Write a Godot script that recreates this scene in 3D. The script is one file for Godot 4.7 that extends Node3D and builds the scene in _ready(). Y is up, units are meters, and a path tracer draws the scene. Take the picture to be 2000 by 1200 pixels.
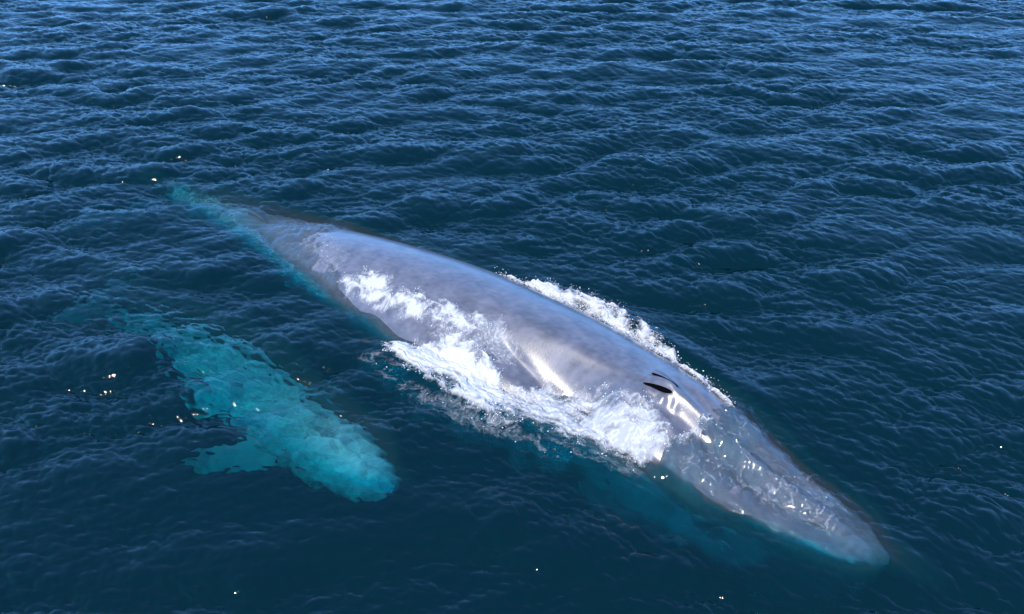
extends Node3D
# A grey-blue whale at the surface of a dark blue sea with its calf swimming below the surface beside it.

const NA := Vector2(6.0, -7.15)          # adult: where the snout tip stands (x, z)
const AX := Vector2(-0.790, -0.613)      # adult: from the snout towards the tail
const RT := Vector2(0.613, -0.790)       # adult: across the body, away from the camera
const NC := Vector2(-2.15, -8.85)        # calf: snout tip
const CAX := Vector2(-0.765, -0.644)
const CRT := Vector2(0.644, -0.765)

var rng := RandomNumberGenerator.new()
var nz := FastNoiseLite.new()
var nf := FastNoiseLite.new()


class Whale:
	# the shape of one whale as tables over the distance s from the snout, sampled every STEP metres
	const STEP := 0.05
	var n := 0
	var length := 0.0
	var cx: PackedFloat32Array    # lateral place of the middle line
	var yt: PackedFloat32Array    # height of the back
	var wd: PackedFloat32Array    # half width
	var yw: PackedFloat32Array    # height of the widest line
	var yb: PackedFloat32Array    # height of the belly
	var wr: PackedFloat32Array    # half width of the upper jaw
	var rg: PackedFloat32Array    # height of the ridge along the snout
	var pw: PackedFloat32Array    # flatness of the top
	var st: PackedFloat32Array    # step from upper jaw down to the lip
	var o: Vector2
	var ax: Vector2
	var rt: Vector2
	var k := 1.0                  # size next to the adult

	static func tab(a: Array, s: float) -> float:
		var m := a.size() / 2
		if s <= a[0]:
			return a[1]
		for i in m - 1:
			var s1: float = a[2 * i + 2]
			if s < s1:
				var s0: float = a[2 * i]
				var v0: float = a[2 * i + 1]
				var v1: float = a[2 * i + 3]
				var h := s1 - s0
				var d := (v1 - v0) / h
				var d0 := d
				var d1 := d
				if i > 0:
					var dp: float = (v0 - a[2 * i - 1]) / (s0 - a[2 * i - 2])
					d0 = 0.0 if dp * d <= 0.0 else 2.0 * dp * d / (dp + d)
				if i < m - 2:
					var dn: float = (a[2 * i + 5] - v1) / (a[2 * i + 4] - s1)
					d1 = 0.0 if dn * d <= 0.0 else 2.0 * dn * d / (dn + d)
				var t := (s - s0) / h
				var t2 := t * t
				var t3 := t2 * t
				return v0 * (2 * t3 - 3 * t2 + 1) + h * d0 * (t3 - 2 * t2 + t) + v1 * (3 * t2 - 2 * t3) + h * d1 * (t3 - t2)
		return a[2 * m - 1]

	func fill(t: Dictionary) -> void:
		n = int(length / STEP) + 1
		for key in ["cx", "yt", "wd", "yw", "yb", "wr", "rg", "pw", "st"]:
			var out := PackedFloat32Array()
			out.resize(n)
			for i in n:
				out[i] = tab(t[key], i * STEP)
			set(key, out)

	func local(x: float, z: float) -> Vector2:
		var d := Vector2(x, z) - o
		return Vector2(d.dot(ax), d.dot(rt))

	func at(s: float, lat: float, y: float) -> Vector3:
		var p := o + ax * s + rt * lat
		return Vector3(p.x, y, p.y)

	func g(a: PackedFloat32Array, s: float) -> float:
		var f := clampf(s / STEP, 0.0, n - 1.001)
		var i := int(f)
		return lerpf(a[i], a[i + 1], f - i)

	func top(s: float, u: float) -> float:
		# height of the upper surface at the lateral offset u from the middle line; falls away outside the width
		var w := g(wd, s)
		var yl := g(yw, s)
		var q := absf(u) / maxf(w, 0.01)
		if q >= 1.0:
			return yl - (q - 1.0) * w * 9.0
		var p := flat(s, u)
		var y := yl + (g(yt, s) - yl) * sqrt(1.0 - pow(q, p))
		return y + extra(s, u, w)

	func extra(s: float, u: float, w: float) -> float:
		var y := g(rg, s) * exp(-pow(u / (0.16 * k), 2.0))
		var step := g(st, s)
		if step > 0.001:
			var e := g(wr, s)
			var a := absf(u)
			y -= step * smoothstep(e - 0.05 * k, e + 0.05 * k, a) + step * 0.9 * exp(-pow((a - e - 0.07 * k) / (0.075 * k), 2.0))
			y -= 0.10 * k * exp(-pow((a - 0.34 * k) / (0.2 * k), 2.0)) * smoothstep(0.0, 0.2, g(rg, s) / k)
		if k == 1.0 and s > 3.5 and s < 9.3:
			# raised rim of the blowholes with the two slits, the edge of the skull, the fold behind the jaw
			var v := u - 0.04
			y += 0.13 * exp(-pow((s - 4.4) / 0.5, 2.0) - pow(v / 0.34, 2.0)) + smoothstep(4.1, 4.3, s) * smoothstep(4.95, 4.7, s) * (0.05 * exp(-pow(v / 0.05, 2.0)) + 0.03 * exp(-pow((absf(v) - 0.25) / 0.05, 2.0)))
			y -= 0.10 * 0.5 * exp(-pow((absf(v) - 0.13 - (s - 4.25) * 0.07) / 0.04, 2.0)) * smoothstep(4.18, 4.32, s) * smoothstep(4.86, 4.7, s)
			y += 0.05 * exp(-(pow(s - 4.3, 2.0) + pow(u + 0.27, 2.0)) / 0.006) + 0.04 * exp(-(pow(s - 4.05, 2.0) + pow(u + 0.2, 2.0)) / 0.006)
			var rim := Whale.tab([3.5, -0.7, 3.9, -0.56, 4.55, -0.41, 5.2, -0.33], s)
			y += 0.045 * exp(-pow((u - rim) / 0.09, 2.0)) * smoothstep(3.5, 3.9, s) * smoothstep(5.3, 4.8, s)
			y -= (lerpf(0.52, 0.1, smoothstep(5.5, 8.6, s)) * smoothstep(-0.05, -0.75, u) - 0.16 * smoothstep(-0.75, -1.25, u)) * smoothstep(4.9, 5.8, s) * smoothstep(9.2, 7.6, s)
			var fold := Whale.tab([5.4, -0.42, 5.88, -0.72, 6.36, -0.91, 6.95, -0.79, 7.9, -0.6], s)
			var f := smoothstep(5.35, 5.7, s) * smoothstep(8.3, 7.4, s)
			y -= f * (0.05 * exp(-pow((u - fold) / 0.09, 2.0)) + 0.04 * smoothstep(fold + 0.12, fold - 0.12, u) * smoothstep(-1.6, -1.0, u))
		return y

	func flat(s: float, u: float) -> float:
		# the near side slopes from the ridge like a roof, the far side stays broad before it falls
		var p := g(pw, s)
		return p if u <= 0.0 else maxf(p, 2.4)

	func beyond(s: float) -> float:
		return maxf(0.0, maxf(-s, s - length))


# ---------------------------------------------------------------- the sea's height, from two tiles of summed waves
const FN := 256
var tile_h := [PackedFloat32Array(), PackedFloat32Array()]
var tile_x := [PackedFloat32Array(), PackedFloat32Array()]
var tile_z := [PackedFloat32Array(), PackedFloat32Array()]
var tile_size := [25.7, 6.1]
var chop := [1.3, 1.0]
var tile_turn := [0.0, 0.42]


func fft_rows(re: PackedFloat32Array, im: PackedFloat32Array) -> void:
	var bits := 8
	var rev := PackedInt32Array()
	rev.resize(FN)
	for i in FN:
		var r := 0
		for b in bits:
			if i & (1 << b):
				r |= 1 << (bits - 1 - b)
		rev[i] = r
	var cs := PackedFloat32Array()
	var sn := PackedFloat32Array()
	for i in FN / 2:
		cs.append(cos(TAU * i / FN))
		sn.append(sin(TAU * i / FN))
	for row in FN:
		var o := row * FN
		for i in FN:
			var j := rev[i]
			if j > i:
				var a := re[o + i]
				re[o + i] = re[o + j]
				re[o + j] = a
				a = im[o + i]
				im[o + i] = im[o + j]
				im[o + j] = a
		var half := 1
		while half < FN:
			var stride := FN / (2 * half)
			var b0 := o
			while b0 < o + FN:
				var t := 0
				for i in range(b0, b0 + half):
					var j := i + half
					var c := cs[t]
					var s := sn[t]
					var xr := re[j] * c - im[j] * s
					var xi := re[j] * s + im[j] * c
					re[j] = re[i] - xr
					im[j] = im[i] - xi
					re[i] += xr
					im[i] += xi
					t += stride
				b0 += 2 * half
			half *= 2


func transposed(a: PackedFloat32Array) -> PackedFloat32Array:
	var b := PackedFloat32Array()
	b.resize(FN * FN)
	for i in FN:
		for j in FN:
			b[j * FN + i] = a[i * FN + j]
	return b


func make_tile(which: int, size: float, k_lo: float, k_hi: float, peak: float, amp: float, falloff: float, wind: Vector2, spread: float) -> void:
	# height H and the sideways pull of the crests (Dx, Dz): Re/Im of two inverse transforms
	var hr := PackedFloat32Array()
	var hi := PackedFloat32Array()
	var dr := PackedFloat32Array()
	var di := PackedFloat32Array()
	for a in [hr, hi, dr, di]:
		a.resize(FN * FN)
	var sr := PackedFloat32Array()
	var si := PackedFloat32Array()
	sr.resize(FN * FN)
	si.resize(FN * FN)
	for j in FN:
		for i in FN:
			var kx := float(i if i < FN / 2 else i - FN) * TAU / size
			var kz := float(j if j < FN / 2 else j - FN) * TAU / size
			var k := sqrt(kx * kx + kz * kz)
			var u := rng.randfn()
			var v := rng.randfn()
			if k < k_lo or k > k_hi or k < 0.001:
				continue
			var c := absf(kx * wind.x + kz * wind.y) / k
			var dirw := lerpf(spread, 1.0, c * c)
			var p := amp * pow(k, -falloff) * exp(-pow(peak / k, 2.0)) * dirw * smoothstep(k_hi, k_hi * 0.55, k)
			sr[j * FN + i] = u * p
			si[j * FN + i] = v * p
	for j in FN:
		for i in FN:
			var a := j * FN + i
			var b := ((FN - j) % FN) * FN + (FN - i) % FN
			# hermitian part, so that the height is real
			var r := (sr[a] + sr[b]) * 0.5
			var m := (si[a] - si[b]) * 0.5
			var kx := float(i if i < FN / 2 else i - FN)
			var kz := float(j if j < FN / 2 else j - FN)
			var k := sqrt(kx * kx + kz * kz)
			hr[a] = r
			hi[a] = m
			if k > 0:
				# D = -i k/|k| h for each axis, packed as Dx + i Dz
				var xr := m * kx / k
				var xi := -r * kx / k
				var zr := m * kz / k
				var zi := -r * kz / k
				dr[a] = xr - zi
				di[a] = xi + zr
	fft_rows(hr, hi)
	hr = transposed(hr)
	hi = transposed(hi)
	fft_rows(hr, hi)
	fft_rows(dr, di)
	dr = transposed(dr)
	di = transposed(di)
	fft_rows(dr, di)
	tile_h[which] = transposed(hr)
	tile_x[which] = transposed(dr)
	tile_z[which] = transposed(di)



func sea(x: float, z: float, share1: float) -> Vector3:
	# (pull x, height, pull z) of the open sea
	var out := Vector3.ZERO
	for t in 2:
		var share := 1.0 if t == 0 else share1
		if share < 0.02:
			continue
		var c := cos(tile_turn[t])
		var s := sin(tile_turn[t])
		var f: float = FN / tile_size[t]
		var u := (x * c + z * s) * f
		var v := (-x * s + z * c) * f
		var i := floori(u)
		var j := floori(v)
		u -= i
		v -= j
		var i0 := i & 255
		var i1 := (i + 1) & 255
		var j0 := (j & 255) * FN
		var j1 := ((j + 1) & 255) * FN
		var a := (1 - u) * (1 - v)
		var b := u * (1 - v)
		var d := (1 - u) * v
		var e := u * v
		var hh: PackedFloat32Array = tile_h[t]
		var xx: PackedFloat32Array = tile_x[t]
		var zz: PackedFloat32Array = tile_z[t]
		var px := xx[j0 + i0] * a + xx[j0 + i1] * b + xx[j1 + i0] * d + xx[j1 + i1] * e
		var pz := zz[j0 + i0] * a + zz[j0 + i1] * b + zz[j1 + i0] * d + zz[j1 + i1] * e
		out.y += share * (hh[j0 + i0] * a + hh[j0 + i1] * b + hh[j1 + i0] * d + hh[j1 + i1] * e)
		out.x += chop[t] * share * (px * c - pz * s)
		out.z += chop[t] * share * (px * s + pz * c)
	return out


var adult := Whale.new()
var calf := Whale.new()


var swell := 0.0


func calm(x: float, z: float) -> Vector3:
	swell = 0.0
	# x: share of the waves left, y: height to which the whale's snout lifts the water, z: weight of that lift
	var l := adult.local(x, z)
	var s := l.x
	if s < -3.0 or s > 17.0:
		return Vector3(1, 0, 0)
	var u := l.y - adult.g(adult.cx, s)
	var q := absf(u)
	var w := adult.g(adult.wd, s)
	var near := smoothstep(w + 1.8, w + 0.2, q) * smoothstep(-3.0, 0.5, s) * smoothstep(17.0, 13.0, s)
	var share := 1.0 - 0.55 * near
	swell = 0.11 * exp(-pow((q - w * 0.95 - 0.35) / 0.3, 2.0)) * smoothstep(1.5, 4.0, s) * smoothstep(11.0, 7.0, s)
	var lift := 0.0
	var weight := 0.0
	if s > -0.5 and s < 4.2:
		var e := adult.g(adult.wr, maxf(s, 0.15))
		var film := 0.07 - 0.02 * smoothstep(0.9, 2.0, s) + 0.03 * smoothstep(2.6, 3.2, s) + 0.07 * nz.get_noise_2d(s * 0.9, u * 1.3) + 0.05 * nf.get_noise_2d(s * 2.2, u * 2.2) + 0.02 * sin(11.0 * (s + 0.35 * q * q) + 2.0 * nz.get_noise_2d(s, u)) * smoothstep(1.0, 2.6, s) - 0.30 * smoothstep(-0.1, 0.3, 0.22 * nf.get_noise_2d(s * 1.5, u * 1.5) + s - 3.35 - 0.42 * smoothstep(0.0, -1.1, u))
		lift = adult.top(maxf(s, 0.1), minf(q, e * 0.92)) + film
		weight = smoothstep(e + 0.55, e * 0.9, q) * smoothstep(-0.5, 0.6, s)
		share = lerpf(share, 0.6, weight)
	elif s > 12.0 and s < 17.0:
		# a thin broken film of water where the back sinks away
		lift = adult.top(s, u) + 0.055 * (s - 14.7 - 1.5 * minf(u, 0.0)) + 0.05 * nz.get_noise_2d(s * 2.2, u * 2.2) + 0.03 * nf.get_noise_2d(s * 3.0, u * 3.0)
		weight = smoothstep(w * 0.98, w * 0.6, q) * smoothstep(12.0, 12.8, s) * smoothstep(17.0, 15.5, s)
	return Vector3(share, lift, weight)


func water_at(x: float, z: float, share1: float) -> Vector3:
	var d := sea(x, z, share1)
	var c := calm(x, z)
	var gust := clampf(1.0 + 0.9 * nz.get_noise_2d(x * 0.08, z * 0.14), 0.6, 1.35)
	gust *= 1.0 - 0.55 * exp(-pow((x + 4.0) / 8.0, 2.0) - pow((z + 5.5) / 3.4, 2.0))
	d *= c.x * gust
	d.y += swell
	if c.z > 0.0:
		d.y = lerpf(d.y, maxf(d.y, c.y + d.y * 0.6) if adult.local(x, z).x < 8.0 else c.y + d.y * 0.5, c.z)
	return d


func tint_at(x: float, y: float, z: float) -> Color:
	# what the column of water between the surface and the animal under it lets through
	var depth := 3.0
	for w: Whale in [adult, calf]:
		var l: Vector2 = w.local(x, z)
		if w.beyond(l.x) < 2.0:
			var s := clampf(l.x, 0.05, w.length - 0.1)
			var u: float = l.y - w.g(w.cx, s)
			depth = minf(depth, maxf(0.02, y - w.top(s, u) + w.beyond(l.x) * 3.0))
	return Color(0.72 * exp(-depth * 2.4), 0.80 * exp(-depth * 0.23), 0.84 * exp(-depth * 0.14))


func named(called: String, m: Mesh, mat: Material, parent: Node = self) -> MeshInstance3D:
	var o := MeshInstance3D.new()
	o.name = called
	o.mesh = m
	o.material_override = mat
	parent.add_child(o, true)
	return o


func tag(o: Node, label: String, category: String, group := "", kind := "") -> void:
	if label:
		o.set_meta("label", label)
	if category:
		o.set_meta("category", category)
	if group:
		o.set_meta("group", group)
	if kind:
		o.set_meta("kind", kind)


func grid_mesh(pos: PackedVector3Array, cols: int, rows: int, color := PackedColorArray(), uv := PackedVector2Array(), flip := false, wrap := false, into: ArrayMesh = null) -> ArrayMesh:
	var nrm := PackedVector3Array()
	nrm.resize(pos.size())
	for j in rows:
		var ja := maxi(j - 1, 0) * cols
		var jb := mini(j + 1, rows - 1) * cols
		for i in cols:
			var ia := i - 1
			var ib := i + 1
			if wrap:
				if ia < 0:
					ia = cols - 2
				if ib >= cols:
					ib = 1
			else:
				ia = maxi(ia, 0)
				ib = mini(ib, cols - 1)
			var n := (pos[j * cols + ib] - pos[j * cols + ia]).cross(pos[jb + i] - pos[ja + i])
			nrm[j * cols + i] = (-n if flip else n).normalized()
	var idx := PackedInt32Array()
	idx.resize((cols - 1) * (rows - 1) * 6)
	var t := 0
	for j in rows - 1:
		for i in cols - 1:
			var a := j * cols + i
			var b := a + 1
			var c := a + cols
			var d := c + 1
			if flip:
				idx[t] = a; idx[t + 1] = b; idx[t + 2] = c; idx[t + 3] = b; idx[t + 4] = d; idx[t + 5] = c
			else:
				idx[t] = a; idx[t + 1] = c; idx[t + 2] = b; idx[t + 3] = b; idx[t + 4] = c; idx[t + 5] = d
			t += 6
	var arr := []
	arr.resize(Mesh.ARRAY_MAX)
	arr[Mesh.ARRAY_VERTEX] = pos
	arr[Mesh.ARRAY_NORMAL] = nrm
	arr[Mesh.ARRAY_INDEX] = idx
	if color.size():
		arr[Mesh.ARRAY_COLOR] = color
	if uv.size():
		arr[Mesh.ARRAY_TEX_UV] = uv
	var m := into if into else ArrayMesh.new()
	m.add_surface_from_arrays(Mesh.PRIMITIVE_TRIANGLES, arr)
	return m


func build_water() -> void:
	var fine := 0.0024
	var zs := PackedFloat32Array()
	for z in [700.0, 120.0, 30.0, 8.0, 2.0]:
		zs.append(z)
	var z := 0.0
	while z > -62.0:
		zs.append(z)
		z -= fine * sqrt(100.0 + z * z) * (1.0 if z < -3.5 else 2.0)
	for q in 24:
		z *= 1.2
		zs.append(z)
	var us := PackedFloat32Array()
	var half := int(1.08 / fine)
	for i in range(-half, half + 1):
		us.append(i * fine)
	for q in 14:
		var v := us[us.size() - 1] * 1.35
		us.append(v)
		us.insert(0, -v)
	var cols := us.size()
	var rows := zs.size()
	var pos := PackedVector3Array()
	var col := PackedColorArray()
	pos.resize(cols * rows)
	col.resize(cols * rows)
	for j in rows:
		var zz := zs[j]
		var d := sqrt(100.0 + zz * zz)
		if zz > 0:
			d = 10.0 + zz * 4.0
		for i in cols:
			var x := us[i] * d
			var p := Vector3(x, 0, zz)
			if absf(us[i]) < 1.2 and zz < 1.0 and zz > -75.0:
				var w := water_at(x, zz, 1.0)
				p += w
			pos[j * cols + i] = p
			col[j * cols + i] = tint_at(x, p.y, zz)
	var m := StandardMaterial3D.new()
	m.refraction_enabled = true
	m.refraction_scale = 0.033
	m.transparency = BaseMaterial3D.TRANSPARENCY_ALPHA
	m.vertex_color_use_as_albedo = true
	m.albedo_color = Color(1, 1, 1, 0.034)
	m.roughness = 0.05
	m.metallic_specular = 0.5
	var o := named("sea", grid_mesh(pos, cols, rows, col), m)
	tag(o, "dark blue rippled open sea around the two whales", "sea", "", "structure")


func skin_material() -> StandardMaterial3D:
	var m := StandardMaterial3D.new()
	m.vertex_color_use_as_albedo = true
	m.roughness = 0.32
	m.metallic_specular = 0.7
	m.clearcoat_enabled = true
	m.clearcoat = 1.0
	m.clearcoat_roughness = 0.24
	var t := NoiseTexture2D.new()
	t.width = 512
	t.height = 512
	t.seamless = true
	var n := FastNoiseLite.new()
	n.noise_type = FastNoiseLite.TYPE_SIMPLEX_SMOOTH
	n.seed = 5
	n.frequency = 0.09
	n.fractal_octaves = 5
	t.noise = n
	m.heightmap_enabled = true
	m.heightmap_texture = t
	m.heightmap_scale = 0.22
	m.uv1_triplanar = true
	m.uv1_scale = Vector3.ONE * 0.5
	return m


func add_fin(w: Whale, base: Vector3, into: ArrayMesh, pts: Array, chords: Array, thick: float, tone: Color, chord_dir := Vector3(1, 0, 0)) -> void:
	# a flipper or half a tail fluke: pts are (s, lateral, height) of its leading edge from the root to the tip
	var cols := 25
	var rows := 24
	var pos := PackedVector3Array()
	var col := PackedColorArray()
	for j in rows:
		var f := float(j) / (rows - 1) * (pts.size() - 1)
		var i := mini(int(f), pts.size() - 2)
		var a: Vector3 = pts[maxi(i - 1, 0)]
		var b: Vector3 = pts[i]
		var c: Vector3 = pts[i + 1]
		var d: Vector3 = pts[mini(i + 2, pts.size() - 1)]
		var lead := b.cubic_interpolate(c, a, d, f - i)
		var ch: float = lerpf(chords[i], chords[i + 1], f - i)
		for q in cols:
			var an := TAU * q / (cols - 1)
			var along := 0.5 - 0.5 * cos(an)
			var h := sin(an) * thick * ch * (1.0 - 0.55 * along)
			var p := lead + chord_dir * along * ch + Vector3(0, 0, h)
			var u: float = w.g(w.cx, p.x)
			pos.append(w.at(p.x, u + p.y, p.z) - base)
			var m := 1.0 + 0.3 * nz.get_noise_3d(p.x * 2.0, p.y * 2.0, p.z)
			col.append(Color(tone.r * m, tone.g * m, tone.b * m))
	grid_mesh(pos, cols, rows, col, PackedVector2Array(), true, true, into)


func whale_body(w: Whale, base: Vector3, tone: Color) -> ArrayMesh:
	var ss := PackedFloat32Array()
	var s := 0.0
	ss.append(0.0)
	s = 0.004
	while s < w.length:
		ss.append(s)
		var d := 0.03 if s < 6.2 * w.k else 0.06
		s += minf(d, 0.004 + s * 0.35)
	ss.append(w.length)
	var cols := 141
	var rows := ss.size()
	var pos := PackedVector3Array()
	var col := PackedColorArray()
	pos.resize(cols * rows)
	col.resize(cols * rows)
	for j in rows:
		s = ss[j]
		var ww := w.g(w.wd, s)
		var yl := w.g(w.yw, s)
		var yb := w.g(w.yb, s)
		var yt := w.g(w.yt, s)
		var pp := w.g(w.pw, s)
		var cc := w.g(w.cx, s)
		for i in cols:
			var f := float(i) / (cols - 1)           # 0 bottom, 0.5 top, 1 bottom again
			var a := (f - 0.5) * TAU
			var u := sin(a)
			var y: float
			# more points on the upper half
			a = (f - 0.5) * 2.0
			a = signf(a) * (absf(a) * 0.72 + 0.28 * pow(absf(a), 3.0)) * PI
			u = sin(a)
			if absf(a) <= PI / 2:
				y = yl + (yt - yl) * sqrt(maxf(0.0, 1.0 - pow(absf(u), pp if u <= 0.0 else maxf(pp, 2.4)))) + w.extra(s, u * ww, ww)
			else:
				y = yl + (yb - yl) * absf(cos(a))
				y += w.extra(s, ww, ww) * absf(sin(a))
			var lat := u * ww
			pos[j * cols + i] = w.at(s, cc + lat, y) - base
			var p := Vector3(s, y, lat) / w.k
			var mott := 1.0 + 0.45 * nz.get_noise_3d(p.x * 1.5, p.y * 2.2, p.z * 2.2) + 0.4 * nf.get_noise_3d(p.x * 2.6, p.y * 4.0, p.z * 4.0)
			if w.k < 1.0:
				mott += 0.5 * nz.get_noise_3d(p.x * 0.8 + 9.0, p.y, p.z * 0.8) + 0.3 * nf.get_noise_3d(p.x * 1.5, p.y, p.z * 1.5)
			var c := tone * mott
			# the dark line of the mouth between the upper jaw and the lip, with shade painted over the lip
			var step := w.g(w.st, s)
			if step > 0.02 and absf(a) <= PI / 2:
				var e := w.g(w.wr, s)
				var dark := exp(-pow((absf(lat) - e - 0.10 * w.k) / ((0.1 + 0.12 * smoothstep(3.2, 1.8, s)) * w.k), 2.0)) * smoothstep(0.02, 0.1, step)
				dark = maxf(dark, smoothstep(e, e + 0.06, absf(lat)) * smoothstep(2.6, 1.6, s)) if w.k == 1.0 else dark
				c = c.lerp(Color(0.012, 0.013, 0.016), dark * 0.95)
			c.a = 1.0
			col[j * cols + i] = c
	return grid_mesh(pos, cols, rows, col, PackedVector2Array(), true, true)


func drop_mesh() -> ArrayMesh:
	# an almond that is blunt at one end, 2 long, 2 wide and 2 high
	var pos := PackedVector3Array()
	for j in 17:
		var a := PI * j / 16.0
		for i in 21:
			var b := TAU * i / 20.0
			var w := sin(a) * (0.72 - 0.38 * -cos(a))
			pos.append(Vector3(-cos(a), sin(a) * sin(b), w * cos(b)))
	return grid_mesh(pos, 21, 17, PackedColorArray(), PackedVector2Array(), false, true)


func build_whales() -> void:
	var skin := skin_material()
	var base := adult.at(11.0, 0.8, 0.0)
	var root := Node3D.new()
	root.name = "whale"
	add_child(root, true)
	root.position = base
	tag(root, "large mottled grey whale breaking the surface with its back and blowholes", "whale")
	var grey := Color(0.145, 0.138, 0.16)
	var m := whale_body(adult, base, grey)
	for side: float in [-1.0, 1.0]:
		add_fin(adult, base, m, [Vector3(6.6, side * 1.3, -1.1), Vector3(7.4, side * 1.9, -1.0), Vector3(8.6, side * 2.3, -0.85), Vector3(9.7, side * 2.35, -0.75)], [0.75, 0.7, 0.55, 0.04], 0.16, grey)
		add_fin(adult, base, m, [Vector3(20.9, 0.0, -1.9), Vector3(21.5, side * 0.7, -2.2), Vector3(22.3, side * 1.6, -2.4), Vector3(23.1, side * 2.3, -2.5)], [1.5, 1.1, 0.7, 0.04], 0.1, grey)
	add_fin(adult, base, m, [Vector3(16.6, 0.0, -0.25), Vector3(16.75, 0.0, -0.12), Vector3(16.95, 0.0, -0.04), Vector3(17.2, 0.0, 0.0)], [0.9, 0.7, 0.45, 0.03], 0.09, grey)
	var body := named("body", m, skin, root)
	var dark := StandardMaterial3D.new()
	dark.albedo_color = Color(0.03, 0.03, 0.035)
	dark.roughness = 0.8
	dark.metallic_specular = 0.1
	var ball := SphereMesh.new()
	ball.radius = 1.0
	ball.height = 2.0
	ball.radial_segments = 24
	ball.rings = 12
	for side: float in [-1.0, 1.0]:
		var s := 4.5
		var u := 0.04 + side * 0.15
		var o := named("nostril", drop_mesh(), dark, root)
		var along := Vector3(AX.x, 0, AX.y)
		var across := Vector3(RT.x, 0, RT.y)
		along = (adult.at(4.75, adult.g(adult.cx, 4.75) + 0.04 + side * 0.165, adult.top(4.75, u + side * 0.016)) - adult.at(4.25, adult.g(adult.cx, 4.25) + 0.04 + side * 0.132, adult.top(4.25, u - side * 0.016))).normalized()
		o.transform = Transform3D(Basis(along * 0.31, Vector3.UP * 0.05, across * 0.075), adult.at(s, adult.g(adult.cx, s) + u, adult.top(s, u) + 0.012) - base)
		var eye := named("eye", ball, dark, root)
		var w := adult.g(adult.wd, 4.5)
		eye.transform = Transform3D(Basis.IDENTITY.scaled(Vector3.ONE * 0.07), adult.at(4.5, adult.g(adult.cx, 4.5) + side * (w - 0.03), adult.g(adult.yw, 4.5)) - base)
	base = calf.at(5.0, 0.0, -1.0)
	var root2 := Node3D.new()
	root2.name = "whale_calf"
	add_child(root2, true)
	root2.position = base
	tag(root2, "smaller turquoise looking whale calf swimming wholly under the water", "whale")
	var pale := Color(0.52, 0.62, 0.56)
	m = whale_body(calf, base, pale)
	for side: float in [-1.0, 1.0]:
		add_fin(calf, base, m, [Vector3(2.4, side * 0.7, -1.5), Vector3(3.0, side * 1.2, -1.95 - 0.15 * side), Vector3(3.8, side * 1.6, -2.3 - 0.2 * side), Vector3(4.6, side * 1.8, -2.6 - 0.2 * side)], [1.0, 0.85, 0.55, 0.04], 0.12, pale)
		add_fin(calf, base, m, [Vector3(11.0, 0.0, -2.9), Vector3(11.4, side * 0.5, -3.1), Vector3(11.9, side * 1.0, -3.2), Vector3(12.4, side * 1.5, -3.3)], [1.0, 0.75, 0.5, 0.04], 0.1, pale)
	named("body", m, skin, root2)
	for side: float in [-1.0, 1.0]:
		var eye := named("eye", ball, dark, root2)
		eye.transform = Transform3D(Basis.IDENTITY.scaled(Vector3.ONE * 0.05), calf.at(2.5, calf.g(calf.cx, 2.5) + side * (calf.g(calf.wd, 2.5) - 0.02), calf.g(calf.yw, 2.5)) - base)


# ---------------------------------------------------------------- foam
var drop_mat := StandardMaterial3D.new()
var foam_mat := StandardMaterial3D.new()
var soft := FastNoiseLite.new()
var cell := FastNoiseLite.new()
var fbm := FastNoiseLite.new()


func ground_at(x: float, z: float) -> float:
	var l := adult.local(x, z)
	var y := -9.0
	if l.x > 0.05 and l.x < adult.length - 0.1:
		y = adult.top(l.x, l.y - adult.g(adult.cx, l.x))
	return maxf(y, water_at(x, z, 1.0).y)


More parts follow.
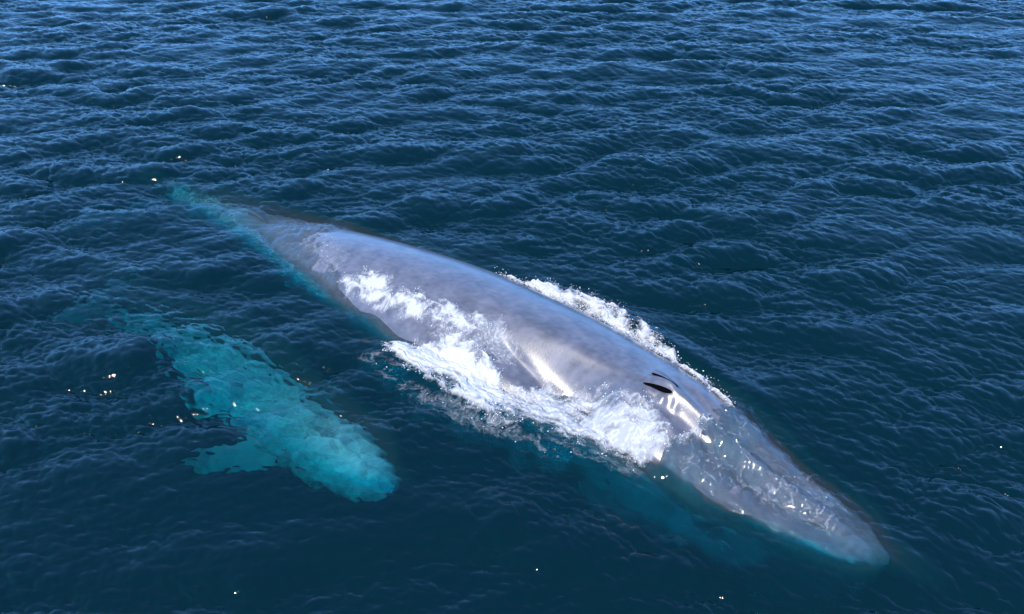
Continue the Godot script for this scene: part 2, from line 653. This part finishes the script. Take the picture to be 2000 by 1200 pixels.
func foam_patch(called: String, label: String, e: Array, thick: float, lump: float, solid: float, lace: float, drops: int, throw: float, cut := 0.0, stretch := 1.0, sink := 0.0) -> void:
	# e: for each station the outer and the inner edge as (s, lateral) pairs along the adult
	var n := e.size() / 4
	var stations := []
	var length := 0.0
	var at_ := [0.0]
	for i in n:
		var a: Vector2 = NA + AX * e[4 * i] + RT * e[4 * i + 1]
		var b: Vector2 = NA + AX * e[4 * i + 2] + RT * e[4 * i + 3]
		stations.append([a, b])
		if i > 0:
			length += (((a + b) - (stations[i - 1][0] + stations[i - 1][1])) * 0.5).length()
			at_.append(length)
	var step := 0.016
	var rows := int((length + 0.6) / step) + 2
	var wide := 0.0
	for q in stations:
		wide = maxf(wide, (q[0] - q[1]).length())
	var cols := int(wide * 1.6 / step) + 2
	var pos := PackedVector3Array()
	var den := PackedFloat32Array()
	var shade := PackedColorArray()
	for j in rows:
		var t := -0.3 + j * step
		var k := 0
		while k < n - 2 and t > at_[k + 1]:
			k += 1
		var f: float = (t - at_[k]) / (at_[k + 1] - at_[k])
		var a: Vector2 = stations[k][0].lerp(stations[k + 1][0], f)
		var b: Vector2 = stations[k][1].lerp(stations[k + 1][1], f)
		if f >= 0.0 and f <= 1.0 and k > 0 and k < n - 2:
			a = stations[k][0].cubic_interpolate(stations[k + 1][0], stations[k - 1][0], stations[k + 2][0], f)
			b = stations[k][1].cubic_interpolate(stations[k + 1][1], stations[k - 1][1], stations[k + 2][1], f)
		var ends := smoothstep(-0.3, 0.2, t) * smoothstep(length + 0.3, length - 0.2, t)
		for i in cols:
			var v := -1.6 + 3.2 * i / (cols - 1)
			var p := a.lerp(b, 0.5 + 0.5 * v)
			var lp := adult.local(p.x, p.y)
			var big := fbm.get_noise_2d(p.x * 1.1, p.y * 1.1)
			lp.y += 0.25 * big
			var mid := fbm.get_noise_2d(lp.x * 1.8 + 50.0, lp.y * 4.5)
			var tiny := soft.get_noise_2d(lp.x * 6.0, lp.y * 13.0 + 9.0)
			var bow := lp.y - adult.g(adult.cx, lp.x)
			var fine := 1.0 if stretch <= 1.0 else 0.6
			var web := cell.get_noise_2d(fine * (lp.x + 0.25 * (stretch - 1.0) * bow * bow) * stretch + 0.1 * mid, fine * lp.y / stretch + 0.1 * big)     # -1 at the cells' edges
			var d := (1.0 - v * v) * ends + 0.9 * big + 1.0 * mid + 0.3 * tiny - (1.0 - ends) * 0.9 - cut
			var cover := smoothstep(0.0, 1.15, d) * solid
			cover += smoothstep(-0.45, 0.35, d) * lace * smoothstep(0.30 if stretch <= 1.0 else 0.2, 0.03, web + 1.0 + 0.2 * tiny)
			d = maxf(d, 0.0)
			var y := ground_at(p.x, p.y) + 0.005 + thick * minf(d, 1.0) + lump * sqrt(minf(d, 1.0)) * clampf(0.5 + 1.1 * mid + 0.5 * big + 0.12 * tiny, 0.0, 1.3) - sink * (1.0 + 0.5 * big)
			pos.append(Vector3(p.x, y, p.y))
			den.append(cover)
			shade.append(Color(0.62, 0.63, 0.65, clampf(cover, 0.0, 1.0)))
	var idx := PackedInt32Array()
	var c0: int = rows / 2 * cols + cols / 2
	var facing_up := (pos[c0 + cols] - pos[c0]).cross(pos[c0 + 1] - pos[c0]).y < 0.0      # clockwise seen from above
	for j in rows - 1:
		for i in cols - 1:
			var a := j * cols + i
			if den[a] + den[a + 1] + den[a + cols] > 0.03:
				idx.append_array([a, a + cols, a + 1] if facing_up else [a, a + 1, a + cols])
			if den[a + 1] + den[a + cols] + den[a + cols + 1] > 0.03:
				idx.append_array([a + 1, a + cols, a + cols + 1] if facing_up else [a + 1, a + cols + 1, a + cols])
	var nrm := PackedVector3Array()
	for j in rows:
		for i in cols:
			var q := (pos[j * cols + mini(i + 1, cols - 1)] - pos[j * cols + maxi(i - 1, 0)]).cross(pos[mini(j + 1, rows - 1) * cols + i] - pos[maxi(j - 1, 0) * cols + i])
			nrm.append((-q if q.y < 0 else q).normalized())
	var arr := []
	arr.resize(Mesh.ARRAY_MAX)
	arr[Mesh.ARRAY_VERTEX] = pos
	arr[Mesh.ARRAY_NORMAL] = nrm
	arr[Mesh.ARRAY_INDEX] = idx
	arr[Mesh.ARRAY_COLOR] = shade
	var m := ArrayMesh.new()
	m.add_surface_from_arrays(Mesh.PRIMITIVE_TRIANGLES, arr)
	var root := named(called, m, foam_mat)
	tag(root, label, "foam", "", "stuff")
	# loose bubbles and drops round it
	var blob := SphereMesh.new()
	blob.radius = 1.0
	blob.height = 2.0
	blob.radial_segments = 7
	blob.rings = 4
	var mm := MultiMesh.new()
	mm.transform_format = MultiMesh.TRANSFORM_3D
	mm.mesh = blob
	var list := []
	var tries := 0
	while list.size() < drops and tries < drops * 30:
		tries += 1
		var a := rng.randi_range(0, den.size() - 1)
		if den[a] < 0.06 or den[a] > 0.7 * rng.randf():
			continue
		var size := 0.003 + 0.008 * pow(rng.randf(), 3.0)
		var up := throw * pow(rng.randf(), 4.0) + 0.3 * size
		var b := Basis.from_euler(Vector3(rng.randf() * TAU, rng.randf() * TAU, 0)).scaled(Vector3(size, size * 0.8, size) * (1.0 + 0.5 * rng.randf()))
		list.append(Transform3D(b, pos[a] + Vector3(rng.randfn() * 0.03, up, rng.randfn() * 0.03)))
	mm.instance_count = list.size()
	for i in list.size():
		mm.set_instance_transform(i, list[i])
	var mi := MultiMeshInstance3D.new()
	mi.name = "bubbles"
	mi.multimesh = mm
	mi.material_override = drop_mat
	mi.set_meta("kind", "stuff")
	root.add_child(mi, true)


func build_foam() -> void:
	foam_mat.transparency = BaseMaterial3D.TRANSPARENCY_ALPHA
	foam_mat.vertex_color_use_as_albedo = true
	foam_mat.roughness = 0.7
	drop_mat.albedo_color = Color(0.93, 0.94, 0.95)
	drop_mat.roughness = 0.5
	cell.noise_type = FastNoiseLite.TYPE_CELLULAR
	cell.cellular_return_type = FastNoiseLite.RETURN_DISTANCE2_SUB
	cell.frequency = 8.0
	cell.seed = 4
	soft.seed = 77
	soft.frequency = 1.0
	soft.fractal_octaves = 2
	fbm.seed = 21
	fbm.frequency = 1.0
	fbm.fractal_octaves = 4
	foam_patch("white_foam", "thin white foam line nearest the tail, washing along the whale's near flank", [12.15, -0.50, 12.57, -0.16, 11.32, -0.51, 11.74, 0.22, 10.35, -0.50, 10.65, 0.13, 9.35, -0.42, 9.46, 0.19, 8.38, -0.21, 8.34, 0.25], 0.01, 0.03, 0.95, 0.45, 500, 0.05, 0.15)
	foam_patch("white_foam_001", "thick bright white foam mound beside the middle of the whale's near flank", [9.71, -1.43, 9.94, -1.06, 8.81, -1.46, 9.19, -0.59, 8.02, -1.43, 8.28, -0.33, 7.33, -1.46, 7.59, -0.51, 6.81, -1.32, 7.00, -0.92], 0.03, 0.06, 1.0, 0.4, 500, 0.07, -0.3)
	foam_patch("white_foam_002", "churned white foam band on the near side below the blowholes", [7.65, -1.54, 7.42, -0.89, 6.95, -1.62, 6.80, -0.36, 6.22, -1.31, 6.17, -0.02, 5.32, -1.11, 5.31, 0.10, 4.57, -0.92, 4.52, 0.09, 4.01, -0.80, 4.00, -0.09, 3.73, -0.58, 3.74, -0.28], 0.02, 0.05, 0.72, 0.45, 600, 0.08, -0.1)
	foam_patch("white_foam_003", "long streak of splashing white foam along the whale's far side", [9.6, 2.2, 9.5, 1.98, 8.9, 2.6, 8.9, 2.05, 8.16, 3.0, 8.09, 2.12, 7.37, 3.1, 7.35, 2.05, 6.40, 2.85, 6.55, 1.86, 5.46, 2.5, 5.67, 1.72, 4.55, 2.0, 4.77, 1.60, 3.79, 1.82, 3.98, 1.35, 3.35, 1.57, 3.47, 1.30], 0.02, 0.10, 0.95, 0.7, 1200, 0.2, 0.2)
	foam_patch("white_foam_004", "small white curl of foam on the snout in front of the blowholes", [3.85, -0.55, 3.95, -0.3, 3.60, -0.37, 3.78, -0.23, 3.53, -0.03, 3.69, 0.06, 3.39, 0.26, 3.53, 0.38], 0.01, 0.03, 0.8, 0.5, 100, 0.04, 0.2)
	foam_patch("white_foam_005", "pale curved threads of foam and painted light lines over the whale's submerged snout", [3.7, -0.7, 3.3, 1.2, 2.6, -0.5, 2.5, 1.0, 1.7, -0.4, 1.6, 0.7, 0.9, -0.25, 0.8, 0.4], 0.001, 0.002, 0.05, 0.36, 10, 0.02, 0.0, 1.6)  # threads also paint in the sky glints and focused light of the film
	foam_patch("white_foam_006", "broken pale rim of foam where the back sinks towards the tail", [12.9, -0.4, 12.7, 0.3, 13.4, -0.3, 13.4, 0.7, 14.2, 0.0, 14.2, 0.9, 15.1, 0.3, 14.9, 1.2], 0.002, 0.004, 0.04, 0.22, 40, 0.02, 0.3)
	foam_patch("white_foam_007", "lacy grey film of foam between the two white masses on the near flank", [9.4, -0.7, 9.3, 0.2, 8.8, -0.7, 8.7, 0.25, 8.0, -0.45, 7.9, 0.3, 7.5, -0.4, 7.4, 0.1], 0.004, 0.01, 0.25, 0.5, 60, 0.02)
	foam_patch("white_foam_008", "thin scattered foam on the sea outside the near foam band", [10.3, -1.9, 10.0, -1.3, 9.0, -2.1, 8.9, -1.5, 7.6, -2.1, 7.5, -1.5, 6.2, -1.9, 6.1, -1.4, 5.0, -1.6, 4.9, -1.1, 4.0, -1.2, 3.9, -0.8], 0.001, 0.002, 0.10, 0.2, 40, 0.02, 0.4)
	foam_patch("bubble_cloud", "pale milky cloud of bubbles under water beside the whale's lower jaw", [4.9, -1.9, 4.9, -1.1, 4.0, -2.0, 4.0, -1.1, 3.0, -1.9, 3.0, -1.0, 2.0, -1.6, 2.0, -0.9, 1.5, -1.3, 1.5, -0.8], 0.0, 0.0, 0.09, 0.04, 0, 0.0, 0.0, 0.7, 0.28)
	foam_patch("bubble_cloud_001", "milky cloud of bubbles under water outside the bright near foam mound", [10.2, -1.9, 10.0, -1.3, 9.0, -2.2, 9.0, -1.3, 7.5, -2.2, 7.5, -1.3, 6.2, -2.1, 6.2, -1.2, 5.2, -1.8, 5.2, -1.1], 0.0, 0.0, 0.12, 0.06, 0, 0.0, 0.1, 0.7, 0.40)
	foam_patch("bubble_cloud_002", "turquoise veil of bubbles under water along the sinking tail stock", [12.6, -0.9, 12.6, 0.0, 13.8, -0.8, 13.8, 0.3, 15.2, -0.7, 15.2, 0.7, 16.8, -0.4, 16.8, 0.9, 18.4, -0.1, 18.4, 0.8, 20.5, -0.2, 20.5, 0.6], 0.0, 0.0, 0.3, 0.16, 0, 0.0, 0.05, 0.7, 0.25)


func _ready() -> void:
	# ---- camera
	var cam := Camera3D.new()
	cam.name = "camera"
	cam.fov = 45.0
	cam.far = 6000.0
	cam.near = 0.1
	add_child(cam)
	cam.position = Vector3(0, 10, 0)
	cam.rotation_degrees = Vector3(-36, 0, 0)
	cam.current = true
	# ---- sky
	var env := Environment.new()
	env.background_mode = Environment.BG_SKY
	var sm := ProceduralSkyMaterial.new()
	sm.sky_top_color = Color(0.27, 0.42, 0.63)
	sm.sky_horizon_color = Color(0.43, 0.68, 0.97)
	sm.sky_curve = 0.32
	sm.ground_bottom_color = Color(0.02, 0.05, 0.09)
	sm.ground_horizon_color = Color(0.3, 0.42, 0.55)
	sm.sky_energy_multiplier = 1.5
	sm.sun_angle_max = 2.0
	var sky := Sky.new()
	sky.sky_material = sm
	env.sky = sky
	env.tonemap_mode = Environment.TONE_MAPPER_LINEAR
	env.tonemap_exposure = 1.0
	env.sdfgi_enabled = true
	env.ssao_enabled = true
	env.ssil_enabled = true
	env.volumetric_fog_enabled = true
	env.volumetric_fog_density = 0.0
	var we := WorldEnvironment.new()
	we.name = "environment"
	we.environment = env
	add_child(we)
	# ---- sun
	var sun := DirectionalLight3D.new()
	sun.name = "sun"
	sun.light_energy = 1.4
	sun.light_color = Color(1.0, 0.96, 0.9)
	sun.light_angular_distance = 0.5
	sun.shadow_enabled = true
	add_child(sun)
	sun.look_at_from_position(Vector3(-0.40, 0.77, 0.52), Vector3.ZERO)

	# ---- shapes of the animals
	rng.seed = 11
	nz.seed = 3
	nz.frequency = 1.0
	nz.fractal_octaves = 4
	nf.seed = 8
	nf.frequency = 2.0
	nf.fractal_octaves = 3
	adult.o = NA
	adult.ax = AX
	adult.rt = RT
	adult.length = 21.8
	adult.fill({
		"cx": [0, 0.0, 1.5, 0.1, 3.5, 0.40, 5.5, 0.58, 8, 0.66, 12, 0.74, 15, 0.75, 19, 0.5, 21.8, 0.15],
		"yt": [0, -0.34, 0.4, -0.16, 0.8, -0.09, 2, 0.07, 3.2, 0.31, 4.0, 0.58, 4.6, 0.64, 5.6, 0.66, 7.5, 0.74, 9.5, 0.74, 11.5, 0.64, 13, 0.48, 14.2, 0.28, 15.2, 0.06, 16.5, -0.2, 18, -0.38, 20, -1.0, 21.8, -1.8],
		"wd": [0, 0.02, 0.1, 0.26, 0.4, 0.58, 1, 0.9, 1.7, 1.05, 2.4, 1.3, 3.5, 1.5, 5, 1.62, 7, 1.78, 9, 1.78, 11, 1.62, 13, 1.4, 15, 1.12, 17.5, 0.75, 19.5, 0.5, 21, 0.3, 21.8, 0.2],
		"yw": [0, -0.42, 0.3, -0.5, 0.8, -0.85, 2, -1.0, 3.2, -0.9, 4, -0.7, 6, -0.58, 10, -0.62, 13, -0.75, 15, -0.65, 18, -0.9, 21.8, -2.1],
		"yb": [0, -0.55, 0.6, -1.0, 2, -1.6, 5, -2.3, 9, -2.7, 13, -2.3, 17, -1.7, 20, -1.75, 21.8, -2.3],
		"wr": [0, 0.02, 0.1, 0.2, 0.3, 0.38, 0.8, 0.68, 1.8, 0.92, 3, 1.12, 3.9, 1.2, 5, 1.3],
		"rg": [0, 0.0, 0.5, 0.05, 2.0, 0.15, 3.4, 0.19, 4.1, 0.14, 4.8, 0.0],
		"pw": [0, 3.6, 2.0, 3.6, 3.5, 2.6, 4.8, 1.7, 5.6, 1.3, 8, 1.3, 10, 1.6, 13, 1.8, 17, 1.8, 21, 2.0],
		"st": [0, 0.1, 0.3, 0.25, 1.2, 0.7, 2.2, 0.55, 3.2, 0.28, 4.0, 0.12, 4.6, 0.0],
	})
	calf.o = NC
	calf.ax = CAX
	calf.rt = CRT
	calf.k = 0.55
	calf.length = 11.6
	calf.fill({
		"cx": [0, 0.0, 3.0, 0.05, 6, 0.1, 9, 0.0, 11.6, -0.2],
		"yt": [0, -0.85, 0.5, -0.62, 1.5, -0.55, 2.4, -0.8, 4, -1.12, 6, -1.3, 8, -1.65, 10, -2.1, 11.6, -2.9],
		"wd": [0, 0.02, 0.06, 0.15, 0.3, 0.38, 0.8, 0.6, 1.6, 0.74, 2.6, 0.8, 4, 0.88, 5.5, 0.82, 7, 0.62, 8.5, 0.42, 10, 0.28, 11.6, 0.15],
		"yw": [0, -0.95, 0.5, -1.05, 2, -1.25, 4, -1.45, 6, -1.5, 9, -2.1, 11.6, -3.0],
		"yb": [0, -1.0, 0.5, -1.4, 2, -2.1, 4, -2.5, 6, -2.4, 9, -2.3, 11.6, -3.1],
		"wr": [0, 0.02, 0.1, 0.24, 0.5, 0.5, 1.5, 0.68, 2.4, 0.72],
		"rg": [0, 0.0, 0.5, 0.03, 1.5, 0.06, 2.2, 0.08, 2.7, 0.0],
		"pw": [0, 2.6, 3, 2.4, 6, 2.0, 11, 2.0],
		"st": [0, 0.0, 2.4, 0.0],
	})
	var wind := Vector2(0.12, 1.0).normalized()
	make_tile(0, tile_size[0], 0.3, 9.0, 1.4, 0.0175, 1.6, wind, 0.08)
	make_tile(1, tile_size[1], 9.0, 90.0, 4.0, 0.031, 1.5, wind, 0.25)
	build_water()
	var fog := FogVolume.new()
	fog.name = "water_depth"
	fog.shape = RenderingServer.FOG_VOLUME_SHAPE_BOX
	fog.size = Vector3(300, 30, 300)
	fog.position = Vector3(0, -15.25, -40)
	var fm := FogMaterial.new()
	fm.density = 0.25
	fm.albedo = Color(0.1, 0.4, 0.55)
	fog.material = fm
	add_child(fog)
	tag(fog, "", "", "", "structure")
	build_whales()
	build_foam()
